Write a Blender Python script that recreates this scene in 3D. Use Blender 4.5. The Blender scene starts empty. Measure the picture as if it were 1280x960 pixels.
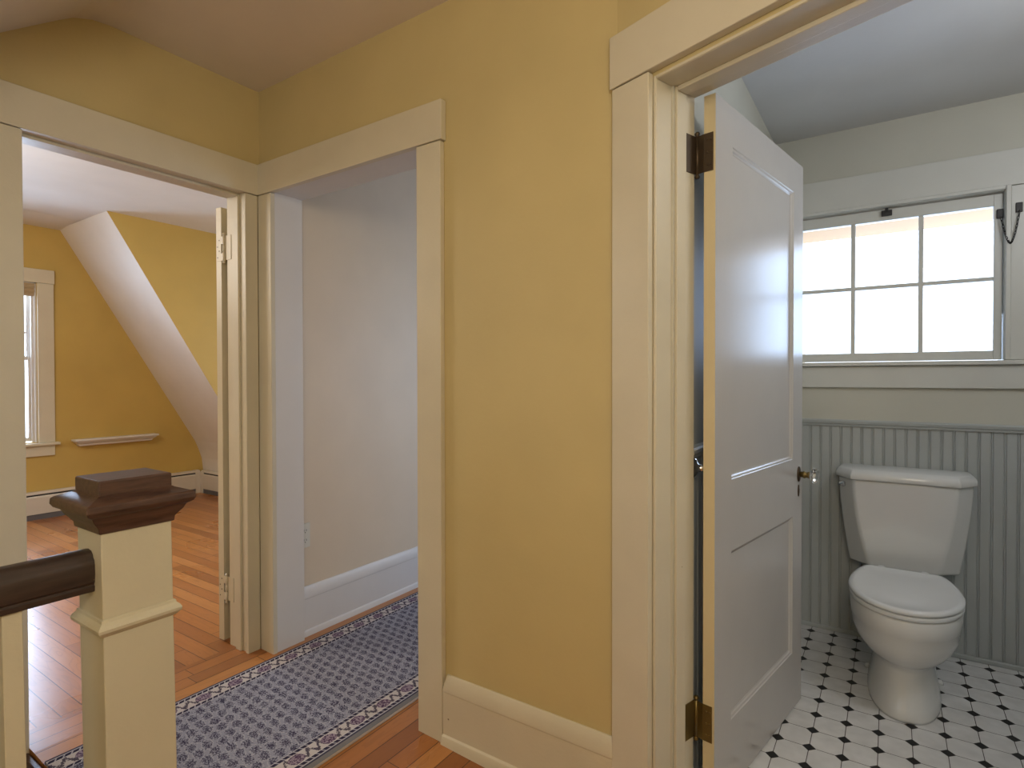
import bpy, bmesh, math, random
from mathutils import Vector, Matrix
random.seed(7)
SC = bpy.context.scene
COL = SC.collection
PI = math.pi

# ------------------------------------------------------------------ camera
cam = bpy.data.objects.new('camera', bpy.data.cameras.new('camera'))
COL.objects.link(cam); SC.camera = cam
yaw, pitch, roll = .58976, -.01193, -.00179
fwd = Vector((-math.sin(yaw), math.cos(yaw), 0)); rgt = Vector((math.cos(yaw), math.sin(yaw), 0)); upv = Vector((0, 0, 1))
f2 = fwd*math.cos(pitch) + upv*math.sin(pitch); u2 = -fwd*math.sin(pitch) + upv*math.cos(pitch)
r3 = rgt*math.cos(roll) + u2*math.sin(roll); u3 = -rgt*math.sin(roll) + u2*math.cos(roll)
M = Matrix((r3, u3, -f2)).transposed().to_4x4(); M.translation = Vector((2.372, -1.496, 1.22))
cam.matrix_world = M
cam.data.sensor_width = 36; cam.data.lens = 706.7/1280*36; cam.data.clip_start = .02

# ------------------------------------------------------------------ world, lights, exposure
SC.view_settings.view_transform = 'Standard'; SC.view_settings.look = 'None'
SC.view_settings.exposure = 0.12; SC.view_settings.gamma = 1; SC.view_settings.use_curve_mapping = False
w = bpy.data.worlds.new('sky'); SC.world = w; w.use_nodes = True
bg = w.node_tree.nodes['Background']; bg.inputs[0].default_value = (.80, .89, 1.0, 1); bg.inputs[1].default_value = 3.0

def area(name, loc, target, sx, sy, power, color, portal=False, spread=180):
    l = bpy.data.lights.new(name, 'AREA'); l.shape = 'RECTANGLE'; l.size = sx; l.size_y = sy
    l.energy = power; l.color = color; l.spread = math.radians(spread)
    if portal: l.cycles.is_portal = True
    o = bpy.data.objects.new(name, l); COL.objects.link(o); o.location = loc
    o.rotation_euler = (Vector(target)-Vector(loc)).to_track_quat('-Z', 'Y').to_euler(); return o
# sky light comes in through the windows; the stairwell panel is added fill
area('daylight_bathroom', (2.75, 2.30, 1.75), (2.45, 0, .9), 2.6, 1.3, 46, (.44, .64, 1.0))
area('daylight_bedroom', (-4.45, -.08, 1.55), (-1, .1, .6), 1.2, 1.9, 150, (.58, .75, 1.0))
area('daylight_dormer', (-1.5, 2.95, 1.7), (-1.7, 0, .6), 1.6, 1.6, 28, (.86, .93, 1.0))
area('daylight_passage', (1.90, 2.17, 1.1), (0, 1.4, .3), .75, 1.3, 17, (.60, .74, 1.0))
area('stairwell_fill', (.50, -2.9, 1.3), (.3, -1.0, 2.2), .8, .9, 5, (.86, .93, 1.0))  # no window here, added to brighten the hall's upper left
# unseen hall lamp behind the frame; bathroom and bedroom lights are added fill
def point(name, loc, r, power, color):
    l = bpy.data.lights.new(name, 'POINT'); l.energy = power; l.color = color; l.shadow_soft_size = r
    o = bpy.data.objects.new(name, l); COL.objects.link(o); o.location = loc; return o
point('hall_ceiling_lamp', (2.75, -1.95, 1.98), .35, 47, (1.0, .92, .77))
point('bathroom_fill_lamp', (3.1, .35, 2.12), .15, 13, (.96, .97, 1.0))
point('bedroom_fill_lamp', (-1.6, -1.3, 2.1), .35, 54, (1.0, .93, .83))

# ------------------------------------------------------------------ node helper
class G:
    def __init__(s, name, rough=.5, color=(.8, .8, .8), spec=None, metallic=0.0):
        s.mat = bpy.data.materials.new(name); s.mat.use_nodes = True; s.nt = s.mat.node_tree
        s.b = s.nt.nodes['Principled BSDF']
        s.b.inputs['Roughness'].default_value = rough; s.b.inputs['Base Color'].default_value = (*color, 1)
        s.b.inputs['Metallic'].default_value = metallic
        if spec is not None: s.b.inputs['Specular IOR Level'].default_value = spec
    def n(s, t): return s.nt.nodes.new(t)
    def put(s, sock, v):
        if isinstance(v, (int, float)): sock.default_value = v
        elif isinstance(v, (tuple, list)): sock.default_value = (*v, 1) if len(v) == 3 and len(sock.default_value) == 4 else v
        else: s.nt.links.new(v, sock)
    def m(s, op, a, b=None, c=None):
        k = s.n('ShaderNodeMath'); k.operation = op; s.put(k.inputs[0], a)
        if b is not None: s.put(k.inputs[1], b)
        if c is not None: s.put(k.inputs[2], c)
        return k.outputs[0]
    def coord(s):
        k = s.n('ShaderNodeTexCoord'); q = s.n('ShaderNodeSeparateXYZ'); s.nt.links.new(k.outputs['Object'], q.inputs[0])
        return k.outputs['Object'], q.outputs[0], q.outputs[1], q.outputs[2]
    def vec(s, x, y, z=0.0):
        k = s.n('ShaderNodeCombineXYZ'); s.put(k.inputs[0], x); s.put(k.inputs[1], y); s.put(k.inputs[2], z); return k.outputs[0]
    def noise(s, v, scale, detail=3, rough=.5):
        k = s.n('ShaderNodeTexNoise'); s.nt.links.new(v, k.inputs['Vector']); k.inputs['Scale'].default_value = scale
        k.inputs['Detail'].default_value = detail; k.inputs['Roughness'].default_value = rough; return k.outputs[0]
    def white(s, v):
        k = s.n('ShaderNodeTexWhiteNoise'); k.noise_dimensions = '3D'; s.nt.links.new(v, k.inputs['Vector']); return k.outputs['Value']
    def ramp(s, f, stops, interp='LINEAR'):
        k = s.n('ShaderNodeValToRGB'); s.put(k.inputs[0], f); k.color_ramp.interpolation = interp
        e = k.color_ramp.elements
        while len(e) < len(stops): e.new(.5)
        for i, (p, c) in enumerate(stops): e[i].position = p; e[i].color = (*c, 1)
        return k.outputs[0]
    def mix(s, f, a, b, mode='MIX'):
        k = s.n('ShaderNodeMix'); k.data_type = 'RGBA'; k.blend_type = mode
        s.put(k.inputs[0], f); s.put(k.inputs[6], a); s.put(k.inputs[7], b); return k.outputs[2]
    def color(s, c): s.put(s.b.inputs['Base Color'], c)
    def bump(s, h, strength=.2, dist=.002):
        k = s.n('ShaderNodeBump'); k.inputs['Strength'].default_value = strength; k.inputs['Distance'].default_value = dist
        s.nt.links.new(h, k.inputs['Height']); s.nt.links.new(k.outputs[0], s.b.inputs['Normal'])

def paint(name, c, rough=.45, var=.05, bump=.15, scale=5, chips=False, spec=.4):
    g = G(name, rough, c, spec); v, x, y, z = g.coord()
    f = g.noise(v, scale, 4)
    dark = tuple(k*(1-var) for k in c); lite = tuple(min(1, k*(1+var)) for k in c)
    col = g.ramp(f, [(.3, dark), (.7, lite)])
    if chips:
        h = g.noise(v, 38, 2); mk = g.m('GREATER_THAN', h, .80)
        col = g.mix(mk, col, (.16, .12, .07))
    g.color(col); g.bump(g.noise(v, 90, 3), bump, .0015); return g.mat

YEL = (.56, .46, .235); YEL2 = (.55, .385, .11)
m_wall = paint('hall yellow plaster', YEL, .55, .04, .25, 3)
m_wall_bed = paint('bedroom gold plaster', YEL2, .6, .05, .2, 3)
m_trim = paint('cream trim paint', (.62, .57, .45), .38, .03, .3, 6, chips=True)
m_trim_pas = paint('passage wall paint', (.67, .565, .43), .5, .03, .2, 4)
m_ceil = paint('hall ceiling paint', (.74, .66, .57), .7, .03, .2, 4)
m_ceil_bed = paint('bedroom ceiling paint', (.70, .67, .64), .6, .03, .2, 4)
m_bath_wall = paint('bathroom wall paint', (.54, .53, .46), .5, .03, .2, 4)
m_bath_ceil = paint('bathroom ceiling paint', (.60, .60, .60), .6, .03, .2, 4)
m_bath_trim = paint('bathroom white trim', (.60, .60, .56), .35, .02, .2, 6)
m_bead = paint('sage beadboard paint', (.41, .435, .43), .4, .03, .15, 6)
m_door = paint('door paint', (.48, .465, .455), .22, .02, .12, 6)
m_edge = paint('cream door edge', (.66, .57, .37), .4, .03, .2, 6)  # creamier colour than the door faces, for the hinge edge
m_white = paint('white paint', (.66, .64, .62), .4, .02, .1, 6)
m_newel = paint('newel cream paint', (.56, .52, .40), .4, .04, .35, 7)

def wood_floor(name, axis):
    g = G(name, .32); v, x, y, z = g.coord()
    a, b = (x, y) if axis == 'x' else (y, x)        # a runs along the boards
    W = .072
    idx = g.m('FLOOR', g.m('DIVIDE', b, W))
    off = g.m('MULTIPLY', g.white(g.vec(idx, 3.1, 0.0)), 1.7)
    seg = g.m('FLOOR', g.m('DIVIDE', g.m('ADD', a, off), 1.15))
    rnd = g.white(g.vec(idx, seg, 1.0))
    grain = g.noise(g.vec(g.m('MULTIPLY', a, 3.0), g.m('MULTIPLY', b, 45.0), g.m('MULTIPLY', rnd, 20.0)), 1.0, 4, .6)
    cath = g.noise(g.vec(g.m('MULTIPLY', a, 2.0), g.m('MULTIPLY', b, 12.0), g.m('MULTIPLY', rnd, 9.0)), 1.2, 2)
    rings = g.m('FRACT', g.m('MULTIPLY', cath, 9.0))
    base = g.ramp(rnd, [(0, (.27, .088, .020)), (.35, (.40, .14, .032)), (.7, (.47, .175, .042)), (1, (.56, .235, .065))])
    c = g.mix(g.m('MULTIPLY', g.ramp_val(grain, .42, .7) if hasattr(g, 'ramp_val') else grain, .45), base, (.20, .065, .018))
    c = g.mix(g.m('MULTIPLY', g.m('LESS_THAN', rings, .18), .22), c, (.19, .06, .018))
    wear = g.noise(v, 2.2, 3); c = g.mix(g.m('MULTIPLY', wear, .22), c, (.55, .30, .14))
    fb = g.m('FRACT', g.m('DIVIDE', b, W)); e1 = g.m('LESS_THAN', g.m('MINIMUM', fb, g.m('SUBTRACT', 1.0, fb)), .022)
    fa = g.m('FRACT', g.m('DIVIDE', g.m('ADD', a, off), 1.15)); e2 = g.m('LESS_THAN', fa, .0025)
    seam = g.m('MAXIMUM', e1, e2); c = g.mix(g.m('MULTIPLY', seam, .85), c, (.035, .015, .008))
    g.color(c)
    g.put(g.b.inputs['Roughness'], g.m('ADD', .18, g.m('MULTIPLY', wear, .24)))
    g.bump(g.m('SUBTRACT', g.m('MULTIPLY', grain, .3), seam), .35, .002); return g.mat
m_floor_x = wood_floor('bedroom floorboards', 'x'); m_floor_y = wood_floor('hall floorboards', 'y')

def tiles():
    g = G('octagon and dot floor tile', .28); v, x, y, z = g.coord()
    px, py, ox, oy = .0945, .1075, 2.061, 1.443
    u = g.m('DIVIDE', g.m('SUBTRACT', x, ox), px); t = g.m('DIVIDE', g.m('SUBTRACT', y, oy), py)
    def dist(q, p):   # distance in metres to the nearest grid line
        f = g.m('FRACT', g.m('ADD', q, .5)); return g.m('MULTIPLY', g.m('ABSOLUTE', g.m('SUBTRACT', f, .5)), p)
    du, dv = dist(u, px), dist(t, py)
    s = g.m('ADD', du, dv)
    dot = g.m('LESS_THAN', s, .0195)
    grout = g.m('MAXIMUM', g.m('LESS_THAN', g.m('MINIMUM', du, dv), .0012), g.m('MULTIPLY', g.m('LESS_THAN', s, .0215), 1.0))
    f = g.noise(v, 14, 2)
    tile = g.ramp(f, [(.3, (.60, .60, .60)), (.7, (.70, .70, .70))])
    c = g.mix(grout, tile, (.07, .06, .055)); c = g.mix(dot, c, (.010, .010, .011)); g.color(c)
    g.put(g.b.inputs['Roughness'], g.m('ADD', .25, g.m('MULTIPLY', grout, .4)))
    g.bump(g.m('SUBTRACT', 1.0, grout), .3, .0015); return g.mat
m_tile = tiles()

def darkwood(name, a=(.055, .020, .012), b=(.13, .055, .032), axis='y', rough=.38):
    g = G(name, rough); v, x, y, z = g.coord()
    vv = g.vec(g.m('MULTIPLY', x, 60.0 if axis == 'y' else 8.0), g.m('MULTIPLY', y, 8.0 if axis == 'y' else 60.0), g.m('MULTIPLY', z, 60.0))
    f = g.noise(vv, 1.5, 4, .6); c = g.ramp(f, [(.3, a), (.75, b)])
    ch = g.m('GREATER_THAN', g.noise(v, 55, 3), .78); c = g.mix(ch, c, (.42, .22, .11))
    g.color(c); g.bump(f, .25, .001); return g.mat
m_cap = darkwood('dark stained newel wood', (.040, .020, .015), (.115, .060, .042), rough=.42); m_rail = darkwood('dark handrail wood', (.022, .014, .012), (.055, .034, .027), rough=.42)

def solid(name, c, rough=.4, metallic=0.0, spec=None): 
    g = G(name, rough, c, spec, metallic); v, x, y, z = g.coord()
    f = g.noise(v, 9, 2); k_ = .80 if metallic else .97
    g.color(g.ramp(f, [(.25, tuple(k*k_ for k in c)), (.75, c)])); return g.mat
m_bronze = solid('aged bronze', (.085, .06, .038), .45, .6)
m_brass = solid('aged brass', (.22, .16, .055), .40, .75)
m_iron = solid('black iron', (.02, .018, .018), .5, .2)
m_chrome = solid('chrome', (.75, .76, .78), .12, 1.0)
m_porc = solid('toilet porcelain', (.68, .69, .69), .09)
m_seat = solid('toilet seat plastic', (.70, .72, .74), .2)
m_heat = paint('heater enamel', (.62, .57, .50), .4, .02, .05)
m_dark = solid('dark gap', (.02, .02, .022), .8)
m_plate = solid('outlet plastic', (.66, .64, .56), .35)
m_blind = solid('woven shade', (.42, .32, .19), .8)
m_eave = solid('eave wood', (.50, .29, .12), .7)  # eave wood, with the orange halo at the bright glass put into the colour
m_heatgrey = solid('heater base grey', (.16, .16, .18), .5, .3)
def glass():
    g = G('window glass', .0); nt = g.nt; nt.nodes.remove(g.b); out = nt.nodes['Material Output']
    t = g.n('ShaderNodeBsdfTransparent'); t.inputs[0].default_value = (.96, .98, 1, 1); q = g.n('ShaderNodeBsdfGlossy'); q.inputs['Roughness'].default_value = .03
    f = g.n('ShaderNodeFresnel'); f.inputs[0].default_value = 1.45; mx = g.n('ShaderNodeMixShader')
    nt.links.new(g.m('MULTIPLY', f.outputs[0], .6), mx.inputs[0]); nt.links.new(t.outputs[0], mx.inputs[1]); nt.links.new(q.outputs[0], mx.inputs[2]); nt.links.new(mx.outputs[0], out.inputs[0]); return g.mat
m_glass = glass()
g_ = G('crystal', .02, (.97, .98, 1)); g_.b.inputs['Transmission Weight'].default_value = 1.0; g_.b.inputs['IOR'].default_value = 1.52; m_crystal = g_.mat

def rugmat():
    g = G('woven runner rug', .95, spec=.1); v, x, y, z = g.coord()   # object origin at the rug's left edge; x across 0..0.705
    Wd = .697
    # field: staggered paisley sprigs
    r = g.m('DIVIDE', y, .040); ri = g.m('FLOOR', r); st = g.m('MULTIPLY', g.m('FRACT', g.m('MULTIPLY', ri, .5)), 1.0)
    u = g.m('ADD', g.m('DIVIDE', x, .050), st)
    lu = g.m('MULTIPLY', g.m('SUBTRACT', g.m('FRACT', u), .5), .050); lv = g.m('MULTIPLY', g.m('SUBTRACT', g.m('FRACT', r), .5), .040)
    lu2 = g.m('ADD', lu, g.m('MULTIPLY', lv, .35))
    d = g.m('SQRT', g.m('ADD', g.m('POWER', g.m('DIVIDE', lu2, .0205), 2.0), g.m('POWER', g.m('DIVIDE', lv, .0150), 2.0)))
    nz = g.noise(v, 150, 3, .7); nz2 = g.noise(v, 210, 2, .7)
    blob = g.m('MULTIPLY', g.m('LESS_THAN', g.m('ADD', d, g.m('MULTIPLY', g.m('SUBTRACT', nz, .5), 4.0)), 1.0), g.m('GREATER_THAN', nz2, .47))
    ring = g.m('MULTIPLY', g.m('LESS_THAN', g.m('ABSOLUTE', g.m('SUBTRACT', d, 1.22)), .14), g.m('GREATER_THAN', nz, .5))
    fieldc = g.mix(blob, (.31, .31, .37), (.055, .048, .085))
    fieldc = g.mix(g.m('MULTIPLY', ring, .5), fieldc, (.50, .49, .52))
    # border: distance from the nearer long edge
    e = g.m('MINIMUM', g.m('ADD', x, .022), g.m('SUBTRACT', Wd, x))
    em = g.m('SUBTRACT', e, .0735)
    t = g.m('DIVIDE', g.m('SUBTRACT', y, .030), .126); lt = g.m('MULTIPLY', g.m('SUBTRACT', g.m('FRACT', t), .5), .126)
    dm = g.m('SQRT', g.m('ADD', g.m('POWER', g.m('DIVIDE', em, .0225), 2.0), g.m('POWER', g.m('DIVIDE', lt, .029), 2.0)))
    med = g.m('LESS_THAN', dm, 1.0)
    cream = (.56, .51, .49)
    medc = g.mix(g.m('GREATER_THAN', nz, .50), (.34, .27, .32), (.09, .05, .10))
    vine = g.m('ABSOLUTE', g.m('SUBTRACT', em, g.m('MULTIPLY', g.m('SINE', g.m('MULTIPLY', lt, 150.0)), .014)))
    leaf = g.m('LESS_THAN', g.m('ADD', vine, g.m('MULTIPLY', g.m('SUBTRACT', nz, .5), .055)), .0090)
    bc = g.mix(leaf, cream, (.09, .075, .10)); bc = g.mix(med, bc, medc)
    # dashed guard stripes
    dash = g.m('GREATER_THAN', g.m('FRACT', g.m('DIVIDE', g.m('ADD', y, g.m('MULTIPLY', e, .6)), .022)), .22)
    def band(a, b): return g.m('MULTIPLY', g.m('GREATER_THAN', e, a), g.m('LESS_THAN', e, b))
    guard = g.mix(dash, (.40, .38, .42), (.035, .03, .06))
    c = g.mix(g.m('LESS_THAN', e, .112), fieldc, bc)
    for a, b in ((.034, .047), (.100, .112)): c = g.mix(band(a, b), c, guard)
    for a, b in ((.0, .022),): c = g.mix(band(a, b), c, (.20, .19, .185))
    c = g.mix(band(.022, .029), c, (.06, .055, .09)); c = g.mix(band(.029, .034), c, (.45, .43, .45)); c = g.mix(band(.047, .050), c, (.6, .57, .56)); c = g.mix(band(.112, .115), c, (.5, .48, .5))
    g.color(c); g.bump(nz2, .6, .003); return g.mat
m_rug = rugmat()

# ------------------------------------------------------------------ mesh helpers
def bm_box(bm, x0, x1, y0, y1, z0, z1, mat=None):
    vs = [bm.verts.new(p) for p in ((x0,y0,z0),(x1,y0,z0),(x1,y1,z0),(x0,y1,z0),(x0,y0,z1),(x1,y0,z1),(x1,y1,z1),(x0,y1,z1))]
    if mat is not None:
        for v in vs: v.co = mat @ v.co
    return [bm.faces.new([vs[i] for i in f]) for f in ((0,3,2,1),(4,5,6,7),(0,1,5,4),(1,2,6,5),(2,3,7,6),(3,0,4,7))]
def bm_prism(bm, pts, fa, fb):
    """pts: 2-D outline; fa/fb map a 2-D point to the two end 3-D points"""
    a = [bm.verts.new(fa(p)) for p in pts]; b = [bm.verts.new(fb(p)) for p in pts]; n = len(pts)
    for i in range(n): bm.faces.new((a[i], a[(i+1) % n], b[(i+1) % n], b[i]))
    bm.faces.new(a[::-1]); bm.faces.new(b)
def bm_lathe(bm, prof, mat=Matrix(), seg=24):
    """prof: list of (r, z); around local z"""
    rings = []
    for r, z in prof:
        if r < 1e-6: rings.append([bm.verts.new(mat @ Vector((0, 0, z)))])
        else: rings.append([bm.verts.new(mat @ Vector((r*math.cos(2*PI*k/seg), r*math.sin(2*PI*k/seg), z))) for k in range(seg)])
    for A, B in zip(rings, rings[1:]):
        for k in range(seg):
            q = [A[k % len(A)], A[(k+1) % seg % len(A)], B[(k+1) % seg % len(B)], B[k % len(B)]]
            q2 = []
            for v in q:
                if v not in q2: q2.append(v)
            if len(q2) > 2: bm.faces.new(q2)
    for r in (rings[0], rings[-1]):
        if len(r) > 1: bm.faces.new(r)
def bm_loft(bm, rings, cap=True):
    R = [[bm.verts.new(p) for p in r] for r in rings]; n = len(R[0])
    for A, B in zip(R, R[1:]):
        for k in range(n): bm.faces.new((A[k], A[(k+1) % n], B[(k+1) % n], B[k]))
    if cap: bm.faces.new(R[0][::-1]); bm.faces.new(R[-1])
def bm_tube(bm, pts, r, seg=10):
    pts = [Vector(p) for p in pts]; rings = []; up = None
    for i, p in enumerate(pts):
        t = (pts[min(i+1, len(pts)-1)]-pts[max(i-1, 0)]).normalized()
        if up is None: up = t.orthogonal().normalized()
        a = (up - t*up.dot(t)).normalized(); up = a; b = t.cross(a)
        rings.append([p + (a*math.cos(2*PI*k/seg)+b*math.sin(2*PI*k/seg))*r for k in range(seg)])
    bm_loft(bm, rings)
def obj(name, bm, mat, parent=None, smooth=False, bevel=0, bseg=2, subsurf=0, loc=None):
    bmesh.ops.recalc_face_normals(bm, faces=bm.faces)
    me = bpy.data.meshes.new(name); bm.to_mesh(me); bm.free()
    o = bpy.data.objects.new(name, me); COL.objects.link(o); me.materials.append(mat)
    if loc is not None:
        me.transform(Matrix.Translation(-Vector(loc))); o.location = loc
    if parent is not None:
        o.parent = parent; pw = Vector((0, 0, 0)); q = parent
        while q is not None: pw += q.location; q = q.parent
        if loc is None: me.transform(Matrix.Translation(-pw))
        else: o.location = Vector(loc) - pw
    if smooth:
        for p in me.polygons: p.use_smooth = True
    if bevel:
        md = o.modifiers.new('bevel', 'BEVEL'); md.width = bevel; md.segments = bseg; md.limit_method = 'ANGLE'; md.angle_limit = math.radians(35)
        if not smooth:
            for p in me.polygons: p.use_smooth = True
            md.harden_normals = True
    if subsurf:
        s = o.modifiers.new('sub', 'SUBSURF'); s.levels = subsurf; s.render_levels = subsurf
    return o
def struct(name, bm, mat, parent=None, label=None, **k):
    o = obj(name, bm, mat, parent, **k)
    if parent is None: o['kind'] = 'structure'
    if label: o['label'] = label
    return o
def thing(name, loc, label, cat, group=None):
    o = bpy.data.objects.new(name, None); COL.objects.link(o); o.location = loc; o.empty_display_size = .05
    o['label'] = label; o['category'] = cat
    if group: o['group'] = group
    return o
B = bmesh.new
def boxes(*bs, mat=None):
    bm = B()
    for b in bs: bm_box(bm, *b, mat=mat)
    return bm

# local frame of the slanted bathroom-door wall: s along the wall, n into the bathroom
P0 = Vector((1.726, -.02, 0)); AD = math.radians(-18.1)
DU = Vector((math.cos(AD), math.sin(AD), 0)); DN = Vector((-math.sin(AD), math.cos(AD), 0))
MD = Matrix((DU, DN, Vector((0, 0, 1)))).transposed().to_4x4(); MD.translation = P0
HC = 2.505     # hall ceiling
BC = 2.549     # bedroom ceiling
TC = 2.388     # bathroom ceiling

# ------------------------------------------------------------------ floors
def fz(x): return -.04*min(max(x-.06, 0), 1.25)
def floor_poly(name, pts, mat, bend=False, label=None, thick=.1, z=0):
    bm = B(); f = bm.faces.new([bm.verts.new((x, y, z)) for x, y in pts])
    if bend:
        for cx in (.06, 1.31):
            bmesh.ops.bisect_plane(bm, geom=bm.verts[:]+bm.edges[:]+bm.faces[:], plane_co=(cx, 0, 0), plane_no=(1, 0, 0))
    r = bmesh.ops.extrude_face_region(bm, geom=bm.faces[:])
    top = set(v for v in r['geom'] if isinstance(v, bmesh.types.BMVert))
    for v in bm.verts:
        zz = z + (fz(v.co.x) if bend else 0)
        v.co.z = zz if v in top else zz - thick
    return struct(name, bm, mat, label=label)
dS = P0 + DU*1.9
floor_poly('floor', [(-.10, -.845), (1.03, -.845), (1.03, -3.0), (3.4, -3.0), (3.4, -.5), tuple((P0+DU*1.62+DN*.10)[:2]), tuple((P0+DN*.10)[:2]), (1.78, .16), (1.78, 2.6), (-.10, 2.6)], m_floor_y, True, 'orange-brown floorboards running through hall and passage')
floor_poly('floor_bedroom', [(-4.0, -2.7), (-.10, -2.7), (-.10, 2.6), (-4.0, 2.6)], m_floor_x, False, 'orange-brown floorboards of the bedroom')
floor_poly('floor_bathroom', [tuple((P0+DU*.0223+DN*.168)[:2]), tuple((P0+DU*2.08+DN*.168)[:2]), (3.81, 1.75), (1.80, 1.75)], m_tile, False, 'white octagon tiles with small black dots')

# ------------------------------------------------------------------ walls
# wall between hall and bedroom (plane X=0)
struct('wall_left', boxes((-.12, 0, -3.0, -.99, -1.2, HC+.1), (-.12, 0, -.99, -.862, -.02, HC+.1), (-.12, 0, -.862, -.058, 2.05, HC+.1), (-.12, 0, -.058, .0, -.05, HC+.1), (-.12, 0, -.99, -.845, -1.2, -.02)), m_wall)
struct('wall_left_bedroom_side', boxes((-.135, -.12, -2.7, -.862, 0, 2.7), (-.135, -.12, -.862, -.058, 2.05, 2.7), (-.135, -.12, -.058, 2.6, 0, 2.7)), m_wall_bed)
# wall with the passage opening (plane Y=0)
struct('wall_front', boxes((-.12, .10, 0, .13, -.12, HC+.1), (.10, 1.0, 0, .13, 2.05, HC+.1), (1.0, 1.7325, 0, .13, -.12, HC+.1)), m_wall)
# slanted wall with the bathroom door
struct('wall_slanted', boxes((-.004, .11, .02, .17, -.12, HC+.1), (.11, .91, .02, .17, 2.01, HC+.1), (.91, 1.66, .02, .17, -.12, HC+.1), mat=MD), m_wall)
e = P0 + DU*1.62
struct('wall_right', boxes((e.x, e.x+.12, -3.0, e.y+.05, -.12, HC+.1)), m_wall)
struct('wall_back', boxes((-.12, 3.4, -3.12, -3.0, -1.2, HC+.1)), m_wall)
# passage
struct('wall_passage_left', boxes((-.12, .062, .13, 2.6, -.12, HC+.1)), m_trim_pas)
struct('wall_passage_end', boxes((-.12, 1.9, 2.6, 2.72, -.12, HC+.1)), m_trim_pas)
struct('wall_passage_right', boxes((1.76, 1.78, .13, 1.85, -.12, HC+.1), (1.76, 1.78, 2.50, 2.6, -.12, HC+.1), (1.76, 1.78, 1.85, 2.50, -.12, .5), (1.76, 1.78, 1.85, 2.50, 1.75, HC+.1)), m_trim_pas)
struct('ceiling_passage', boxes((.062, 1.78, .13, 2.6, HC-.03, HC+.1)), m_ceil_bed)
# bathroom
struct('wall_bathroom_left', boxes((1.785, 1.884, .02, 1.63, -.12, TC+.1)), m_bath_wall)
WX0, WX1, WZ0, WZ1 = 1.955, 2.770, 1.285, 1.998
struct('wall_bathroom_back', boxes((1.785, WX0, 1.62, 1.78, -.12, TC+.1), (WX1, 3.8, 1.62, 1.78, -.12, TC+.1), (WX0, WX1, 1.62, 1.78, -.12, WZ0), (WX0, WX1, 1.62, 1.78, WZ1, TC+.1)), m_bath_wall)
struct('wall_bathroom_right', boxes((3.7, 3.82, -1.0, 1.78, -.12, TC+.1)), m_bath_wall)
struct('wall_bathroom_front', boxes((.02, .11, .171, .18, 0, TC+.05), (.11, .91, .171, .18, 2.01, TC+.05), (.91, 2.1, .171, .18, 0, TC+.05), mat=MD), m_bath_wall)
bm = B()   # bathroom ceiling follows the slanted wall
pl = [(P0+DU*.008+DN*.171)[:2], (P0+DU*2.08+DN*.171)[:2], (3.82, 1.78), (1.785, 1.78)]
bm_prism(bm, [tuple(p) for p in pl], lambda p: (p[0], p[1], TC), lambda p: (p[0], p[1], TC+.06))
struct('ceiling_bathroom', bm, m_bath_ceil)
bm = B()   # plaster cove rounding the ceiling into the left wall
cv = [(1.884, TC-.075), (1.884, TC+.01), (1.96, TC+.01)] + [(1.884+.075*(1-math.cos(a)), TC-.075*(1-math.sin(a))) for a in [PI/2*k/8 for k in range(8, -1, -1)]][:-1]
# bedroom
W2Y0, W2Y1, W2Z0, W2Z1 = -.44, .29, .66, 2.05
struct('wall_bedroom_far', boxes((-3.94, -3.79, -2.7, W2Y0, 0, 2.7), (-3.94, -3.79, W2Y1, 2.6, 0, 2.7), (-3.94, -3.79, W2Y0, W2Y1, 0, W2Z0), (-3.94, -3.79, W2Y0, W2Y1, W2Z1, 2.7)), m_wall_bed)
struct('wall_bedroom_back', boxes((-3.94, -.12, -2.82, -2.7, 0, 2.7)), m_wall_bed)
# knee wall, roof slope and dormer cheek
CX = -2.812
def slope_y(z): return .461 + (BC-z)/1.7126
bm = B()
prof = [(slope_y(BC), BC)] + [(slope_y(z), z) for z in (2.2, 1.7, 1.2, .8, .55)] + [(1.665, .46), (1.698, .36), (1.713, .22), (1.715, 0)]
n = len(prof)
outer = [(1.86, 0), (1.86, .45)] + [(slope_y(BC)+.14, BC+.09)]
bm_prism(bm, prof + outer, lambda p: (-3.80, p[0], p[1]), lambda p: (CX, p[0], p[1]))
struct('wall_roof_slope', bm, m_ceil_bed)
bm = B()
bm_prism(bm, prof + [(2.6, 0), (2.6, BC+.05), (slope_y(BC), BC+.05)], lambda p: (CX-.03, p[0]+.001, p[1]), lambda p: (CX+.001, p[0]+.001, p[1]))
struct('wall_dormer_cheek', bm, m_wall_bed)
struct('wall_dormer_front', boxes((CX, -2.15, 2.45, 2.6, 0, 2.7), (-.85, -.12, 2.45, 2.6, 0, 2.7), (-2.15, -.85, 2.45, 2.6, 0, .75), (-2.15, -.85, 2.45, 2.6, 2.05, 2.7)), m_wall_bed)
# bedroom ceiling with the shallow plaster crease along the far wall
bm = B()
bm_prism(bm, [(-3.80, BC-.012), (-3.37, BC+.012), (-3.30, BC+.004), (-3.1, BC), (-.12, BC), (-.12, BC+.12), (-3.80, BC+.12)], lambda p: (p[0], -2.72, p[1]), lambda p: (p[0], 2.6, p[1]))
struct('ceiling_bedroom', bm, m_ceil_bed)
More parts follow.
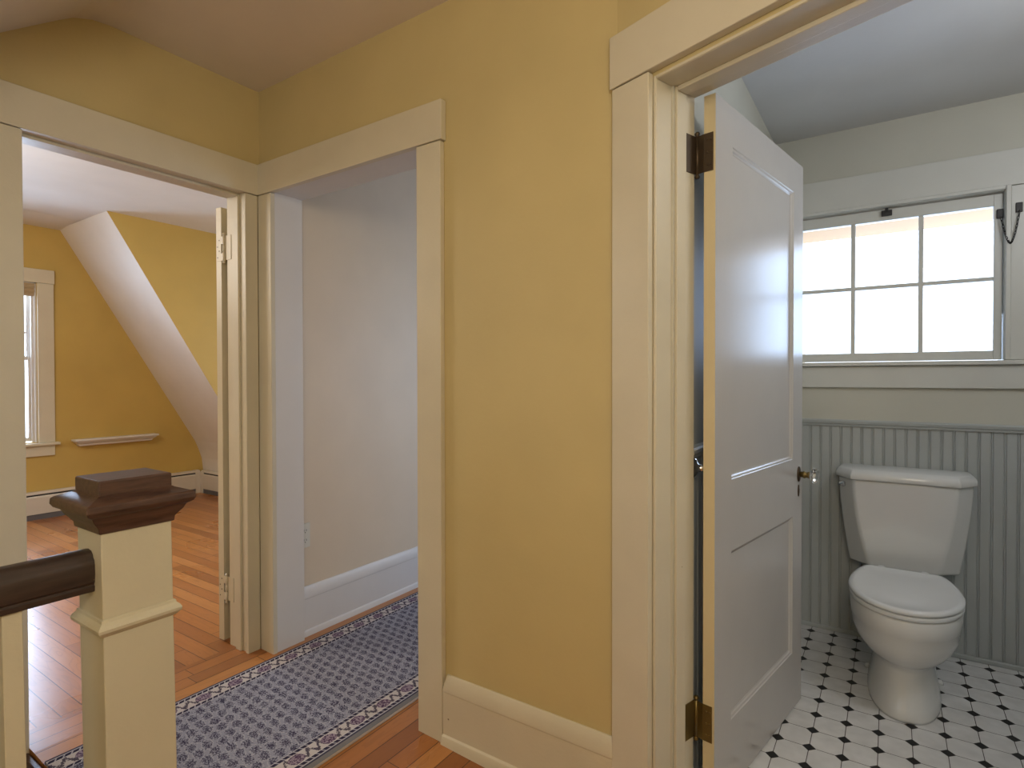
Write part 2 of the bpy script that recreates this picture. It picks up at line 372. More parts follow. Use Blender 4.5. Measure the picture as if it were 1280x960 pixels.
# hall ceiling: flat, sloping down over the stairwell, with a rounded break
bm = B()
cp = [(.05, HC), (-.58, HC)] + [(-.58-.24*math.sin(a), HC-.24*(1-math.cos(a))*1.0) for a in (.25, .5, .75)] 
last = cp[-1]; cp += [(last[0]-.6, last[1]-.6*.78), (last[0]-.6, HC+.12), (.05, HC+.12)]
bm_prism(bm, cp, lambda p: (-.12, p[0], p[1]), lambda p: (.610, p[0], p[1]))
bm_box(bm, .610, 3.6, -3.1, .05, HC, HC+.12)
bm_prism(bm, cp[1:6] + [(-3.1, last[1]-.6*.78), (-3.1, HC+.01)], lambda p: (.602, p[0], p[1]), lambda p: (.625, p[0], p[1]))
bm_box(bm, -.12, .615, -3.1, last[0]-.58, last[1]-.6*.78, last[1]-.6*.78+.1)
struct('ceiling', bm, m_ceil, smooth=False)
# stairwell shaft below the hall floor
struct('wall_stairwell', boxes((1.03, 1.05, -3.0, -.845, -1.2, -.14), (0, 1.03, -.845, -.825, -1.2, -.10), (0, 1.05, -3.0, -.83, -1.25, -1.2)), m_trim_pas)
bm = B()
for k in range(5): bm_box(bm, .005, 1.025, -1.10-.25*k-.27, -1.10-.25*k, -.20*k-.42, -.20*k-.38)
struct('floor_stair_treads', bm, m_cap)
struct('trim_stair_nosing', boxes((.005, 1.03, -.868, -.846, -.11, -.012)), m_cap, bevel=.006)

# ------------------------------------------------------------------ trims: passage opening and bedroom opening
def casing(bm, *b): bm_box(bm, *b)
# passage opening in the front wall
struct('trim_1', boxes((.022, .117, -.022, 0, -.08, 2.030)), m_trim, bevel=.003, label='cream side casing in the hall corner left of the passage opening')
struct('trim_2', boxes((.981, 1.092, -.022, 0, -.09, 2.030)), m_trim, bevel=.003, label='cream side casing right of the passage opening')
struct('trim_3', boxes((.022, 1.100, -.026, 0, 2.032, 2.168)), m_trim, bevel=.003, label='cream head casing over the passage opening')
struct('trim_4', boxes((.098, .113, .0, .142, -.08, 2.05), (.985, 1.0, .0, .142, -.09, 2.05), (.113, .985, .0, .142, 2.036, 2.05)), m_white, bevel=.002, label='white jamb lining of the passage opening')
# bedroom opening
struct('trim_5', boxes((0, .022, -.081, -.022, -.03, 2.030)), m_trim, bevel=.003, label='narrow cream side casing right of the bedroom doorway')
struct('trim_6', boxes((0, .022, -.985, -.845, -.9, 2.030)), m_trim, bevel=.003, label='wide cream side casing left of the bedroom doorway')
struct('trim_7', boxes((0, .026, -1.0, -.022, 2.032, 2.168)), m_trim, bevel=.003, label='cream head casing over the bedroom doorway')
struct('trim_8', boxes((-.135, 0, -.075, -.058, -.01, 2.05), (-.135, 0, -.862, -.848, -.01, 2.05), (-.135, 0, -.848, -.075, 2.035, 2.05)), m_trim, bevel=.002, label='cream jamb lining of the bedroom doorway')
struct('trim_9', boxes((-.070, -.030, -.086, -.075, -.0, 2.035), (-.070, -.030, -.848, -.837, -.0, 2.035), (-.070, -.030, -.837, -.086, 2.023, 2.035)), m_trim, bevel=.002, label='door stop strip of the bedroom doorway')
struct('trim_10', boxes((-.157, -.136, -.99, -.86, 0, 2.04), (-.157, -.136, -.99, .04, 2.04, 2.17)), m_trim, bevel=.002, label='casing on the bedroom side of the bedroom doorway')
# slanted wall door trim
struct('trim_11', boxes((-.004, .122, -.002, .02, -.12, 2.020), mat=MD), m_trim, bevel=.003, label='cream side casing left of the bathroom doorway')
struct('trim_12', boxes((-.010, 1.05, -.006, .02, 2.022, 2.166), mat=MD), m_trim, bevel=.003, label='cream head casing over the bathroom doorway')
struct('trim_13', boxes((.915, 1.045, -.002, .02, -.12, 2.020), mat=MD), m_trim, bevel=.003, label='cream side casing right of the bathroom doorway')
bm = boxes((.112, .131, .021, .192, -.12, 2.022), (.895, .914, .021, .192, -.12, 2.022), (.131, .895, .021, .192, 2.004, 2.022), mat=MD)
struct('trim_14', bm, m_trim, bevel=.002, label='cream jamb lining of the bathroom doorway')
bm = B()
bm_box(bm, .131, .1435, .094, .137, -.1, 2.004, mat=MD); bm_box(bm, .8825, .895, .094, .137, -.1, 2.004, mat=MD); bm_box(bm, .1435, .8825, .094, .137, 1.991, 2.004, mat=MD)
struct('trim_15', bm, m_trim, bevel=.003, label='door stop strip of the bathroom doorway')
struct('trim_16', boxes((.122, .130, .0185, .024, -.12, 2.013), (.130, .893, .0185, .024, 2.005, 2.013), mat=MD), m_trim, bevel=.002, label='thin bead edging the bathroom door jamb')
struct('trim_17', boxes((.132, .894, -.0, .150, -.10, .002), mat=MD), m_cap, bevel=.004, label='dark threshold of the bathroom doorway')

def baseprof(d0=0.0):  # (out, z) profile of the tall hall baseboard
    return [(0, -.10), (.032, -.10), (.032, -.030), (.026, -.014), (.019, -.010), (.019, .136), (.021, .138), (.021, .148), (.016, .170), (.010, .186), (.006, .192), (0, .192)]
bm = B(); bm_prism(bm, baseprof(), lambda p: (1.093+ (0 if p[1] < .137 else min((p[1]-.137)*.2, .01)), -p[0], p[1]), lambda p: (1.727, -p[0], p[1]))
struct('baseboard_front', bm, m_trim, bevel=.0015)
bm = B(); bm_prism(bm, [(a, b+.035) for a, b in baseprof()], lambda p: (.062+p[0], .142, p[1]), lambda p: (.062+p[0], 2.6, p[1]))
struct('baseboard_passage', bm, m_white, bevel=.0015)
bm = B(); bm_prism(bm, baseprof(), lambda p: tuple(MD @ Vector((1.045, .02-p[0], p[1]))), lambda p: tuple(MD @ Vector((1.60, .02-p[0], p[1]))))
struct('baseboard_slanted', bm, m_trim, bevel=.0015)
bm = B(); bm_prism(bm, baseprof(), lambda p: (e.x-p[0], -3.0, p[1]), lambda p: (e.x-p[0], -.55, p[1]))
struct('baseboard_right', bm, m_trim, bevel=.0015)
bm = B(); bm_prism(bm, baseprof(), lambda p: (1.05, -3.0+p[0], p[1]), lambda p: (3.2, -3.0+p[0], p[1]))
struct('baseboard_back', bm, m_trim, bevel=.0015)

# ------------------------------------------------------------------ bathroom window
YB = 1.62
win = struct('window_1', boxes((WX0, WX0+.012, 1.605, 1.76, WZ0, WZ1), (WX1-.006, WX1+.012, 1.605, 1.76, WZ0, WZ1), (WX0, WX1, 1.605, 1.76, WZ1-.004, WZ1+.014)), m_bath_trim, label='six-pane bathroom window over the toilet', bevel=.002)
# sash
sx0, sx1, sz0, sz1 = WX0+.014, WX1-.009, WZ0+.006, WZ1-.010
gx = [sx0+.038, 2.214, 2.232, 2.474, 2.492, 2.732]; gz = [1.330, 1.626, 1.643, 1.938]
bm = B()
bm_box(bm, sx0, gx[0], 1.628, 1.662, sz0, sz1); bm_box(bm, gx[5], sx1, 1.628, 1.662, sz0, sz1)
bm_box(bm, gx[0], gx[5], 1.628, 1.662, sz0, gz[0]); bm_box(bm, gx[0], gx[5], 1.628, 1.662, gz[3], sz1)
sash = obj('sash', bm, m_bath_trim, win, bevel=.002)
bm = B()
for a, b in ((gx[1], gx[2]), (gx[3], gx[4])): bm_box(bm, a, b, 1.632, 1.660, gz[0], gz[3])
bm_box(bm, gx[0], gx[5], 1.633, 1.659, gz[1], gz[2])
obj('glazing_bar', bm, m_bath_trim, sash, bevel=.002)
for i in range(3):
    for j in range(2):
        obj('pane', boxes((gx[2*i]-.004, gx[2*i+1]+.004, 1.646, 1.649, gz[2*j]-.004, gz[2*j+1]+.004)), m_glass, sash)
obj('latch', boxes((2.334, 2.375, 1.612, 1.629, 1.957, 1.981), (2.348, 2.361, 1.606, 1.616, 1.975, 1.990)), m_iron, win, bevel=.002)
o = obj('chain_plate', boxes((2.740, 2.762, 1.617, 1.628, 1.884, 1.922)), m_iron, win, bevel=.002)
o = obj('chain_plate', boxes((2.797, 2.819, 1.594, 1.601, 1.894, 1.934)), m_iron, win, bevel=.002)
bm = B(); N = 22    # chain as alternating links hanging in a catenary
pts = []
for k in range(N+1):
    t = k/N; x = 2.752+(2.808-2.752)*t; y = 1.608-.018*t - .016*math.sin(PI*t)
    z = 1.886+(.012)*t - .124*(1-abs(2*t-1)**1.7)
    pts.append(Vector((x, y, z)))
for k in range(N):
    a, b = pts[k], pts[k+1]; c = (a+b)/2; t = (b-a).normalized(); L = (b-a).length*.72
    s = t.orthogonal().normalized() if k % 2 else t.cross(t.orthogonal()).normalized()
    bm_tube(bm, [c + t*L*math.cos(q) + s*.0034*math.sin(q) for q in [2*PI*i/8 for i in range(9)]], .0015, 5)
obj('chain', bm, m_iron, win, smooth=True)
struct('trim_18', boxes((1.884, 2.95, 1.600, 1.62, 2.010, 2.158)), m_bath_trim, bevel=.002, label='white head board over the bathroom window')
struct('trim_19', boxes((WX1+.014, 2.95, 1.601, 1.62, 1.289, 2.008), (1.884, WX0-.002, 1.601, 1.62, 1.289, 2.008)), m_bath_trim, bevel=.002, label='white side boards of the bathroom window')
struct('trim_20', boxes((WX1-.004, WX1+.014, 1.588, 1.61, 1.289, 2.012), (1.94, WX1-.004, 1.588, 1.61, 1.996, 2.012)), m_bath_trim, bevel=.004, label='thin stop bead framing the bathroom window')
struct('trim_21', boxes((1.884, 3.7, 1.585, 1.63, 1.269, 1.288)), m_bath_trim, bevel=.004, label='narrow sill shelf under the bathroom window')
struct('trim_22', boxes((1.884, 3.7, 1.603, 1.62, 1.168, 1.268)), m_bath_trim, bevel=.003, label='white apron board under the bathroom window')
# outside the glass: wooden soffit and frame; soffit orange includes a painted halo
struct('trim_23', boxes((WX0-.1, WX1+.1, 1.70, 2.05, 1.965, 1.99)), m_eave, label='tan wooden soffit with painted orange halo outside the bathroom window')
struct('trim_24', boxes((2.748, 2.768, 1.69, 1.755, 1.49, 1.97)), m_white, label='pale outer stop beyond the right window pane')

# wainscot of beaded boards
def beadboard(bm, length, z0, z1, place, pitch=.0425):
    prof = []; x = 0.0
    while x < length:
        prof += [(x, .010), (x+pitch-.012, .010), (x+pitch-.0105, .0055), (x+pitch-.008, .0055), (x+pitch-.0065, .0095), (x+pitch-.0040, .0095), (x+pitch-.0025, .0055), (x+pitch-.0008, .0055)]
        x += pitch
    a = [bm.verts.new(place(px, py, z0)) for px, py in prof]; b = [bm.verts.new(place(px, py, z1)) for px, py in prof]
    for i in range(len(prof)-1): bm.faces.new((a[i], a[i+1], b[i+1], b[i]))
    c0, c1 = bm.verts.new(place(prof[-1][0], 0, z0)), bm.verts.new(place(prof[-1][0], 0, z1)); d0, d1 = bm.verts.new(place(0, 0, z0)), bm.verts.new(place(0, 0, z1))
    bm.faces.new((a[-1], c0, c1, b[-1])); bm.faces.new((d0, a[0], b[0], d1)); bm.faces.new((c0, d0, d1, c1))
    bm.faces.new(b + [c1, d1]); bm.faces.new(([d0, c0] + a[::-1]))
bm = B(); beadboard(bm, 1.78, 0.0, .998, lambda x, d, z: (1.886+x, YB-d, z))
struct('trim_25', bm, m_bead, label='sage green beadboard wainscot behind the toilet')
bm = B(); beadboard(bm, 1.46, 0.0, .998, lambda x, d, z: (1.884+d, .14+x, z))
struct('trim_26', bm, m_bead, label='sage green beadboard wainscot on the left bathroom wall')
bm = B(); bm_prism(bm, [(0, .985), (.017, .985), (.019, .994), (.024, .999), (.026, 1.010), (.022, 1.016), (0, 1.016)], lambda p: (1.884, YB-p[0], p[1]), lambda p: (3.7, YB-p[0], p[1]))
bm_prism(bm, [(0, .985), (.017, .985), (.019, .994), (.024, .999), (.026, 1.010), (.022, 1.016), (0, 1.016)], lambda p: (1.884+p[0], .13, p[1]), lambda p: (1.884+p[0], YB, p[1]))
struct('trim_27', bm, m_bead, label='moulded cap rail along the top of the wainscot')
struct('baseboard_bathroom', boxes((1.896, 3.7, 1.597, 1.611, 0, .020), (1.893, 1.908, .15, 1.60, 0, .020)), m_bead, bevel=.004)

# ------------------------------------------------------------------ bathroom door (swung into the bathroom)
DA = math.radians(80.42)
dd = Vector((math.cos(DA), math.sin(DA), 0)); dn = Vector((dd.y, -dd.x, 0))     # dn: towards the camera side
Q0 = Vector((1.97, .112, 0)); MQ = Matrix((dd, dn, Vector((0, 0, 1)))).transposed().to_4x4(); MQ.translation = Q0
TH = .033; DW = .768; DZ0, DZ1 = .008, 2.0
def door_leaf(bm, mat, width, z0, z1, th, panels, recess=.010):
    xs = sorted({0, width, *[p[0] for p in panels], *[p[1] for p in panels]}); zs = sorted({z0, z1, *[p[2] for p in panels], *[p[3] for p in panels]})
    def cell(a, b, c, d):
        for p in panels:
            if a >= p[0]-1e-6 and b <= p[1]+1e-6 and c >= p[2]-1e-6 and d <= p[3]+1e-6: return True
        return False
    for a, b in zip(xs, xs[1:]):
        for c, d in zip(zs, zs[1:]):
            if not cell(a, b, c, d): bm_box(bm, a, b, -th, 0, c, d, mat=mat)
    for p in panels: bm_box(bm, p[0]-.004, p[1]+.004, -th+recess, -recess, p[2]-.004, p[3]+.004, mat=mat)
panels = [(.112, .668, .918, 1.888), (.112, .668, .212, .715)]
bm = B(); door_leaf(bm, MQ, DW, DZ0, DZ1, TH, panels)
bmesh.ops.remove_doubles(bm, verts=bm.verts, dist=1e-5)
# drop the coincident interior faces between neighbouring cells
seen = {}
for f in bm.faces[:]:
    k = tuple(sorted(v.index for v in f.verts))
    seen.setdefault(k, []).append(f)
bm.verts.index_update()
seen = {}
for f in bm.faces: seen.setdefault(tuple(sorted(v.index for v in f.verts)), []).append(f)
dup = [f for fs in seen.values() if len(fs) > 1 for f in fs]
bmesh.ops.delete(bm, geom=dup, context='FACES')
door = struct('door_1', bm, m_door, label='half open two-panel bathroom door with a glass knob')
door.data.materials.append(m_edge)
for f in door.data.polygons:
    if f.normal.dot(-dd) > .9 and min((door.data.vertices[v].co - Q0).dot(dd) for v in f.vertices) < .001: f.material_index = 1
def mould(p, mat, side, w=.017, dep=.010):
    bm = B(); x0, x1, z0, z1 = p
    ring = [(0, 0), (.003, 0), (.005, -.003), (.010, -.0045), (.013, -.008), (w, -dep+.0005), (w, -dep-.001), (0, -dep-.001)]
    cor = [(x0, z0, 1, 1), (x1, z0, -1, 1), (x1, z1, -1, -1), (x0, z1, 1, -1)]
    rr = []
    for cx, cz, sx, sz in cor:
        rr.append([bm.verts.new(mat @ Vector((cx+sx*a, b if side > 0 else -TH-b, cz+sz*a))) for a, b in ring])
    n = len(ring)
    for i in range(4):
        A, Bv = rr[i], rr[(i+1) % 4]
        for k in range(n): bm.faces.new((A[k], A[(k+1) % n], Bv[(k+1) % n], Bv[k]))
    return bm
for p in panels:
    for side in (1, -1): obj('panel_moulding', mould(p, MQ, side), m_door, door)
# knob set
def rotto(v): return Vector(v).to_track_quat('Z', 'Y').to_matrix().to_4x4()
def place(local, axis): 
    m = rotto(axis); m.translation = local; return m
kc = MQ @ Vector((.727, 0, .860))
bm = B()
ell = [(.016*math.cos(2*PI*k/28), .028*math.sin(2*PI*k/28)) for k in range(28)]
bm_loft(bm, [[MQ @ Vector((.727+a*s, y, .860+b*s)) for a, b in ell] for s, y in ((1, -.001), (1, .003), (.86, .0055), (.5, .0065))])
ros = obj('knob_rosette', bm, m_bronze, door, smooth=True)
bm = B(); bm_lathe(bm, [(.0105, .005), (.0105, .016), (.0135, .019), (.0135, .024), (.010, .027), (.0115, .034), (.013, .036), (.012, .040)], place(kc, dn), 20)
kb = obj('door_handle', bm, m_brass, door, smooth=True); kb['label'] = 'brass shank of the glass knob'
bm = B(); bm_lathe(bm, [(0, .036), (.011, .037), (.017, .043), (.0265, .050), (.0275, .055), (.024, .064), (.013, .069), (0, .0695)], place(kc, dn), 8)
ck = obj('glass_knob', bm, m_crystal, kb); ck['label'] = 'clear faceted crystal knob'
bm = B(); ell = [(.0075*math.cos(2*PI*k/24), .022*math.sin(2*PI*k/24)) for k in range(24)]
bm_loft(bm, [[MQ @ Vector((.727+a*s, y, .799+b*s)) for a, b in ell] for s, y in ((1, -.001), (1, .002), (.7, .003))])
ky = obj('keyhole_plate', bm, m_bronze, door, smooth=True)
bm = B(); bm_lathe(bm, [(.003, .002), (.003, .0036), (0, .0036)], place(MQ @ Vector((.727, 0, .803)), dn), 12); bm_box(bm, .7255, .7285, .002, .0036, .790, .803, mat=MQ)
obj('keyhole', bm, m_dark, ky)
# hinges with ball-tipped pins
pin = P0 + DU*.137 + DN*.196
def hinge(z0, z1, mat, parent):
    h = B(); zc = (z0+z1)/2
    mm = Matrix.Translation((pin.x, pin.y, 0))
    bm_lathe(h, [(0, z0-.013), (.005, z0-.013), (.0078, z0-.008), (.005, z0-.002), (.0035, z0), (.0055, z0+.0005), (.0055, z1-.0005), (.0035, z1), (.005, z1+.002), (.0078, z1+.008), (.005, z1+.013), (0, z1+.013)], mm, 16)
    o = obj('hinge', h, mat, parent, smooth=True)
    # jamb leaf lies on the jamb, door leaf lies on the door's hinge edge
    a = P0 + DU*.1325 + DN*.196; b = P0 + DU*.1325 + DN*.147
    t = DU*.002
    m = B(); bm_prism(m, [(a-t*.5)[:2], (a+t)[:2], (b+t)[:2], (b-t*.5)[:2]], lambda p: (p[0], p[1], z0), lambda p: (p[0], p[1], z1)); obj('jamb_leaf', m, mat, o)
    a = pin; b = Q0 + dn*-.006 - dd*.0015; c0 = Q0 + dn*-TH - dd*.0015; t = dd*.0012
    m = B(); bm_prism(m, [(a-t)[:2], (c0-t)[:2], (b-t)[:2], (b+t)[:2], (c0+t)[:2], (a+t)[:2]], lambda p: (p[0], p[1], z0), lambda p: (p[0], p[1], z1)); lf = obj('door_leaf', m, mat, o)
    for zz in (z0+.018, zc, z1-.018):
        for s in (.4, .75):
            c = c0.lerp(b, s); s_ = B(); bm_lathe(s_, [(0, .0), (.0032, .0), (.0030, .0022), (.0012, .0028), (0, .0022)], place(Vector((c.x, c.y, zz)), -dd), 10); obj('screw', s_, mat, lf, smooth=True)
    return o
hinge(1.79, 1.895, m_bronze, door)['label'] = 'dark bronze upper hinge'
hinge(.198, .300, m_brass, door)['label'] = 'worn brass lower hinge'

# ------------------------------------------------------------------ bedroom door folded back behind the wall
E0 = Vector((-.176, -.079, 0)); da2 = math.radians(93.5)
ed = Vector((math.cos(da2), math.sin(da2), 0)); en = Vector((ed.y, -ed.x, 0))
ME = Matrix((ed, en, Vector((0, 0, 1)))).transposed().to_4x4(); ME.translation = E0
bm = B(); pans2 = [(.112, .65, .918, 1.888), (.112, .65, .212, .715)]
door_leaf(bm, ME, .76, .010, 2.0, .038, pans2)
door2 = struct('door_2', bm, m_trim, label='cream bedroom door swung right back behind the wall')
bmesh_dummy = None
for z0, z1 in ((1.755, 1.865), (.20, .31)):
    pn = Vector((-.150, -.081, 0)); h = B()
    bm_lathe(h, [(0, z0-.014), (.005, z0-.013), (.007, z0-.008), (.004, z0-.002), (.006, z0), (.006, z0+.036), (.0048, z0+.037), (.0048, z0+.040), (.006, z0+.041), (.006, z1-.041), (.0048, z1-.040), (.0048, z1-.037), (.006, z1-.036), (.006, z1), (.004, z1+.002), (.007, z1+.008), (.005, z1+.013), (0, z1+.014)], Matrix.Translation((pn.x, pn.y, 0)), 14)
    o = obj('hinge', h, m_trim, door2, smooth=True)
    m = B(); bm_box(m, -.0022, .0005, -.034, .002, z0, z1, mat=ME); bm_box(m, -.0022, -.0002, .002, .026, z0, z0+.034, mat=ME); bm_box(m, -.0022, -.0002, .002, .026, z1-.034, z1, mat=ME)
    lf = obj('hinge_leaf', m, m_trim, o)
    for k, zz in enumerate((z0+.016, z0+.045, z1-.045, z1-.016)):
        s_ = B(); bm_lathe(s_, [(0, .002), (.0030, .002), (.0028, .0030), (0, .0028)], place(ME @ Vector((0, -.012 if k % 2 else -.024, zz)), -ed), 10); obj('screw', s_, m_bronze, lf)
    m = B(); bm_box(m, -.146, -.100, -.0775, -.075, z0, z1); obj('jamb_leaf', m, m_trim, o)

# ------------------------------------------------------------------ bedroom window
XF = -3.79
w2 = struct('window_2', boxes((-3.93, XF, W2Y1-.012, W2Y1, W2Z0, W2Z1), (-3.93, XF, W2Y0, W2Y0+.012, W2Z0, W2Z1), (-3.93, XF, W2Y0, W2Y1, W2Z1-.012, W2Z1)), m_white, label='tall double-hung bedroom window at the left')
def sash2(name, x0, x1, z0, z1, muntin):
    y0, y1 = W2Y0+.014, W2Y1-.014; bm = B(); r = .034
    bm_box(bm, x0, x1, y0, y0+r, z0, z1); bm_box(bm, x0, x1, y1-r, y1, z0, z1); bm_box(bm, x0, x1, y0+r, y1-r, z0, z0+r); bm_box(bm, x0, x1, y0+r, y1-r, z1-.03, z1)
    o = obj('sash', bm, m_white, w2, bevel=.003)
    if muntin: obj('glazing_bar', boxes((x0+.006, x1-.006, y0+r, y1-r, muntin-.009, muntin+.009)), m_white, o)
    obj('pane', boxes(((x0+x1)/2-.0015, (x0+x1)/2+.0015, y0+r-.004, y1-r+.004, z0+r-.004, z1-.026)), m_glass, o)
sash2('lower', -3.862, -3.832, .672, 1.405, None)
sash2('upper', -3.898, -3.868, 1.378, 2.036, 1.615)
obj('stop_bead', boxes((-3.828, -3.812, W2Y1-.030, W2Y1-.012, W2Z0, W2Z1-.012), (-3.828, -3.812, W2Y0+.012, W2Y0+.030, W2Z0, W2Z1-.012)), m_white, w2)
struct('trim_28', boxes((XF, XF+.022, W2Y1+.004, W2Y1+.120, .655, 2.045), (XF, XF+.022, W2Y0-.120, W2Y0-.004, .655, 2.045), (XF, XF+.026, W2Y0-.122, W2Y1+.126, 2.046, 2.165)), m_trim, bevel=.003, label='cream casing around the bedroom window')
struct('trim_29', boxes((-3.83, XF+.050, W2Y0-.150, W2Y1+.150, .632, .655)), m_trim, bevel=.004, label='sill shelf of the bedroom window')
struct('trim_30', boxes((XF, XF+.020, W2Y0-.120, W2Y1+.118, .540, .632)), m_trim, bevel=.003, label='apron board under the bedroom window sill')
t = thing('roman_shade', (-3.80, (W2Y0+W2Y1)/2, 1.93), 'tan woven shade rolled up at the top of the bedroom window', 'window shade')
bm = B()
for k, (zz, r) in enumerate(((2.012, .022), (1.975, .024), (1.948, .020))):
    bm_lathe(bm, [(0, W2Y0+.014), (r, W2Y0+.014), (r, W2Y1-.014), (0, W2Y1-.014)], Matrix.Translation((-3.796-.004*k, 0, zz)) @ Matrix.Rotation(-PI/2, 4, 'X'), 12)
obj('shade_roll', bm, m_blind, t, smooth=False)
obj('head_rail', boxes((-3.826, -3.780, W2Y0+.013, W2Y1-.013, 2.024, 2.037)), m_blind, t)

# dormer and passage windows (beside the frame, they let the daylight in)
struct('window_3', boxes((-2.15, -2.11, 2.47, 2.56, .75, 2.05), (-.89, -.85, 2.47, 2.56, .75, 2.05), (-2.11, -.89, 2.47, 2.56, .75, .80), (-2.11, -.89, 2.47, 2.56, 2.0, 2.05), (-2.11, -.89, 2.48, 2.55, 1.38, 1.42)), m_white)
struct('window_4', boxes((1.755, 1.775, 1.85, 1.89, .5, 1.75), (1.755, 1.775, 2.46, 2.50, .5, 1.75), (1.755, 1.775, 1.89, 2.46, .5, .55), (1.755, 1.775, 1.89, 2.46, 1.70, 1.75), (1.755, 1.775, 1.89, 2.46, 1.10, 1.14)), m_white)

# ------------------------------------------------------------------ wall shelf
t = thing('wall_shelf', (XF, .88, .60), 'small white moulded ledge shelf mounted on the gold bedroom wall', 'shelf')
def shelf_part(prof, name):
    bm = B(); rings = []
    for out, ins, z in prof: rings.append([Vector((XF+.001, .533+ins, z)), Vector((XF+out, .533+ins, z)), Vector((XF+out, 1.225-ins, z)), Vector((XF+.001, 1.225-ins, z))])
    bm_loft(bm, rings); return obj(name, bm, m_white, t)
shelf_part([(.100, 0, .664), (.104, -.002, .655), (.100, 0, .646)], 'shelf_top')
shelf_part([(.090, .010, .6455), (.082, .018, .632), (.062, .036, .618), (.056, .042, .602), (.050, .048, .600)], 'shelf_moulding')

# ------------------------------------------------------------------ baseboard heaters
def heater(L, mat, label):
    """local: x along, y out of the wall"""
    t = thing('baseboard_heater', mat @ Vector((L/2, 0, 0)), label, 'heater', 'baseboard heaters around the bedroom')
    def ob(name, bm, m): return obj(name, bm, m, t)
    bm = B(); f = lambda xx: (lambda p: mat @ Vector((xx, p[0], p[1])))
    bm_prism(bm, [(.002, .236), (.050, .236), (.062, .226), (.062, .216), (.056, .216), (.054, .222), (.046, .228), (.002, .228)], f(0), f(L)); ob('top_hood', bm, m_heat)
    bm = B(); bm_prism(bm, [(.066, .048), (.072, .048), (.072, .190), (.066, .200), (.060, .203), (.062, .196)], f(.05), f(L-.05)); ob('front_panel', bm, m_heat)
    bm = B(); bm_prism(bm, [(.002, .01), (.055, .01), (.055, .227), (.002, .227)], f(.004), f(L-.004)); ob('dark_interior', bm, m_dark)
    bm = B(); bm_prism(bm, [(.056, .0), (.064, .0), (.064, .046), (.056, .046)], f(.05), f(L-.05)); ob('base_strip', bm, m_heatgrey)
    for a in (0, L-.05):
        bm = B(); bm_prism(bm, [(.002, 0), (.074, 0), (.074, .192), (.066, .218), (.054, .238), (.002, .240)], f(a), f(a+.05)); ob('end_cap', bm, m_heat)
heater(4.10, Matrix(((0, 1, 0, XF), (1, 0, 0, -2.45), (0, 0, 1, 0), (0, 0, 0, 1))), 'long cream baseboard heater along the wall below the window and shelf')
heater(3.40, Matrix(((1, 0, 0, XF+.075), (0, -1, 0, 1.712), (0, 0, 1, 0), (0, 0, 0, 1))), 'cream baseboard heater along the low wall under the roof slope')

# ------------------------------------------------------------------ wall outlet
t = thing('wall_outlet', (.062, .188, .41), 'ivory duplex power outlet on the passage wall above the baseboard', 'outlet')
obj('cover_plate', boxes((.0622, .068, .150, .208, .412, .528)), m_plate, t, bevel=.002)
for zc in (.447, .493):
    bm = B(); bm_prism(bm, [(.179+.016*math.cos(q), zc+.0145*math.sin(q)) for q in [2*PI*k/16 for k in range(16)]], lambda p: (.0675, p[0], p[1]), lambda p: (.0695, p[0], p[1])); so = obj('socket', bm, m_plate, t)
    obj('slots', boxes((.069, .0702, .1715, .1735, zc-.002, zc+.007), (.069, .0702, .1845, .1865, zc-.002, zc+.007), (.069, .0702, .177, .181, zc-.010, zc-.006)), m_dark, so)

# ------------------------------------------------------------------ runner rug
t = bm = B()
RX, RY0, RY1, WR = .155, -.845, 2.35, .697
nx = 8
for k in range(nx):
    pass
xs = [WR*k/nx for k in range(nx+1)]
top = []
for y in (RY0, RY1):
    top.append([(bm.verts.new((RX+x, y, fz(RX+x)+.0015)), bm.verts.new((RX+x, y, fz(RX+x)+.011))) for x in xs])
for k in range(nx):
    a, b, c, d = top[0][k], top[0][k+1], top[1][k+1], top[1][k]
    bm.faces.new((a[1], b[1], c[1], d[1])); bm.faces.new((a[0], d[0], c[0], b[0])); bm.faces.new((a[0], b[0], b[1], a[1])); bm.faces.new((d[0], d[1], c[1], c[0]))
for q in (0, nx):
    a, d = top[0][q], top[1][q]; bm.faces.new((a[0], a[1], d[1], d[0]))
rug = obj('runner_rug', bm, m_rug, loc=(RX, RY0, 0))
rug['label'] = 'grey-blue patterned runner rug with floral borders lying through the passage opening'; rug['category'] = 'rug'

# ------------------------------------------------------------------ stair railing with newel
NX1, NX0, NY0, NY1 = 1.105, .991, -1.033, -.903
cxn, cyn = (NX0+NX1)/2, (NY0+NY1)/2
rail = thing('stair_railing', (cxn, cyn, -.05), 'stair railing at the stairwell edge: cream box newel with dark cap, dark handrail and baluster', 'railing')
def sq(ox, z): return [Vector((NX0-ox, NY0-ox, z)), Vector((NX1+ox, NY0-ox, z)), Vector((NX1+ox, NY1+ox, z)), Vector((NX0-ox, NY1+ox, z))]
bm = B(); bm_loft(bm, [sq(0, -.9), sq(0, .922)])
newel = obj('newel_post', bm, m_newel, rail, bevel=.003)
newel['label'] = 'cream painted square box newel'
bm = B(); bm_loft(bm, [sq(.0002, .716), sq(.005, .720), (sq(.011, .727)), sq(.012, .733), sq(.009, .739), sq(.004, .744), sq(.003, .749), sq(.0002, .750)])
obj('collar_moulding', bm, m_newel, newel)
bm = B()
bm_loft(bm, [sq(-.002, .916), sq(.004, .918), sq(.005, .928), sq(.010, .935), sq(.017, .944), sq(.021, .953), sq(.031, .959), sq(.035, .966), sq(.034, .977), sq(.030, .980), sq(.006, .989), sq(.002, .992)])
cap = obj('newel_cap', bm, m_cap, newel, bevel=.0015); cap['label'] = 'dark stained moulded cap with worn edges'
bm = B(); bm_loft(bm, [sq(.002, .985), sq(.002, 1.020)])
obj('cap_block', bm, m_cap, newel, bevel=.004)
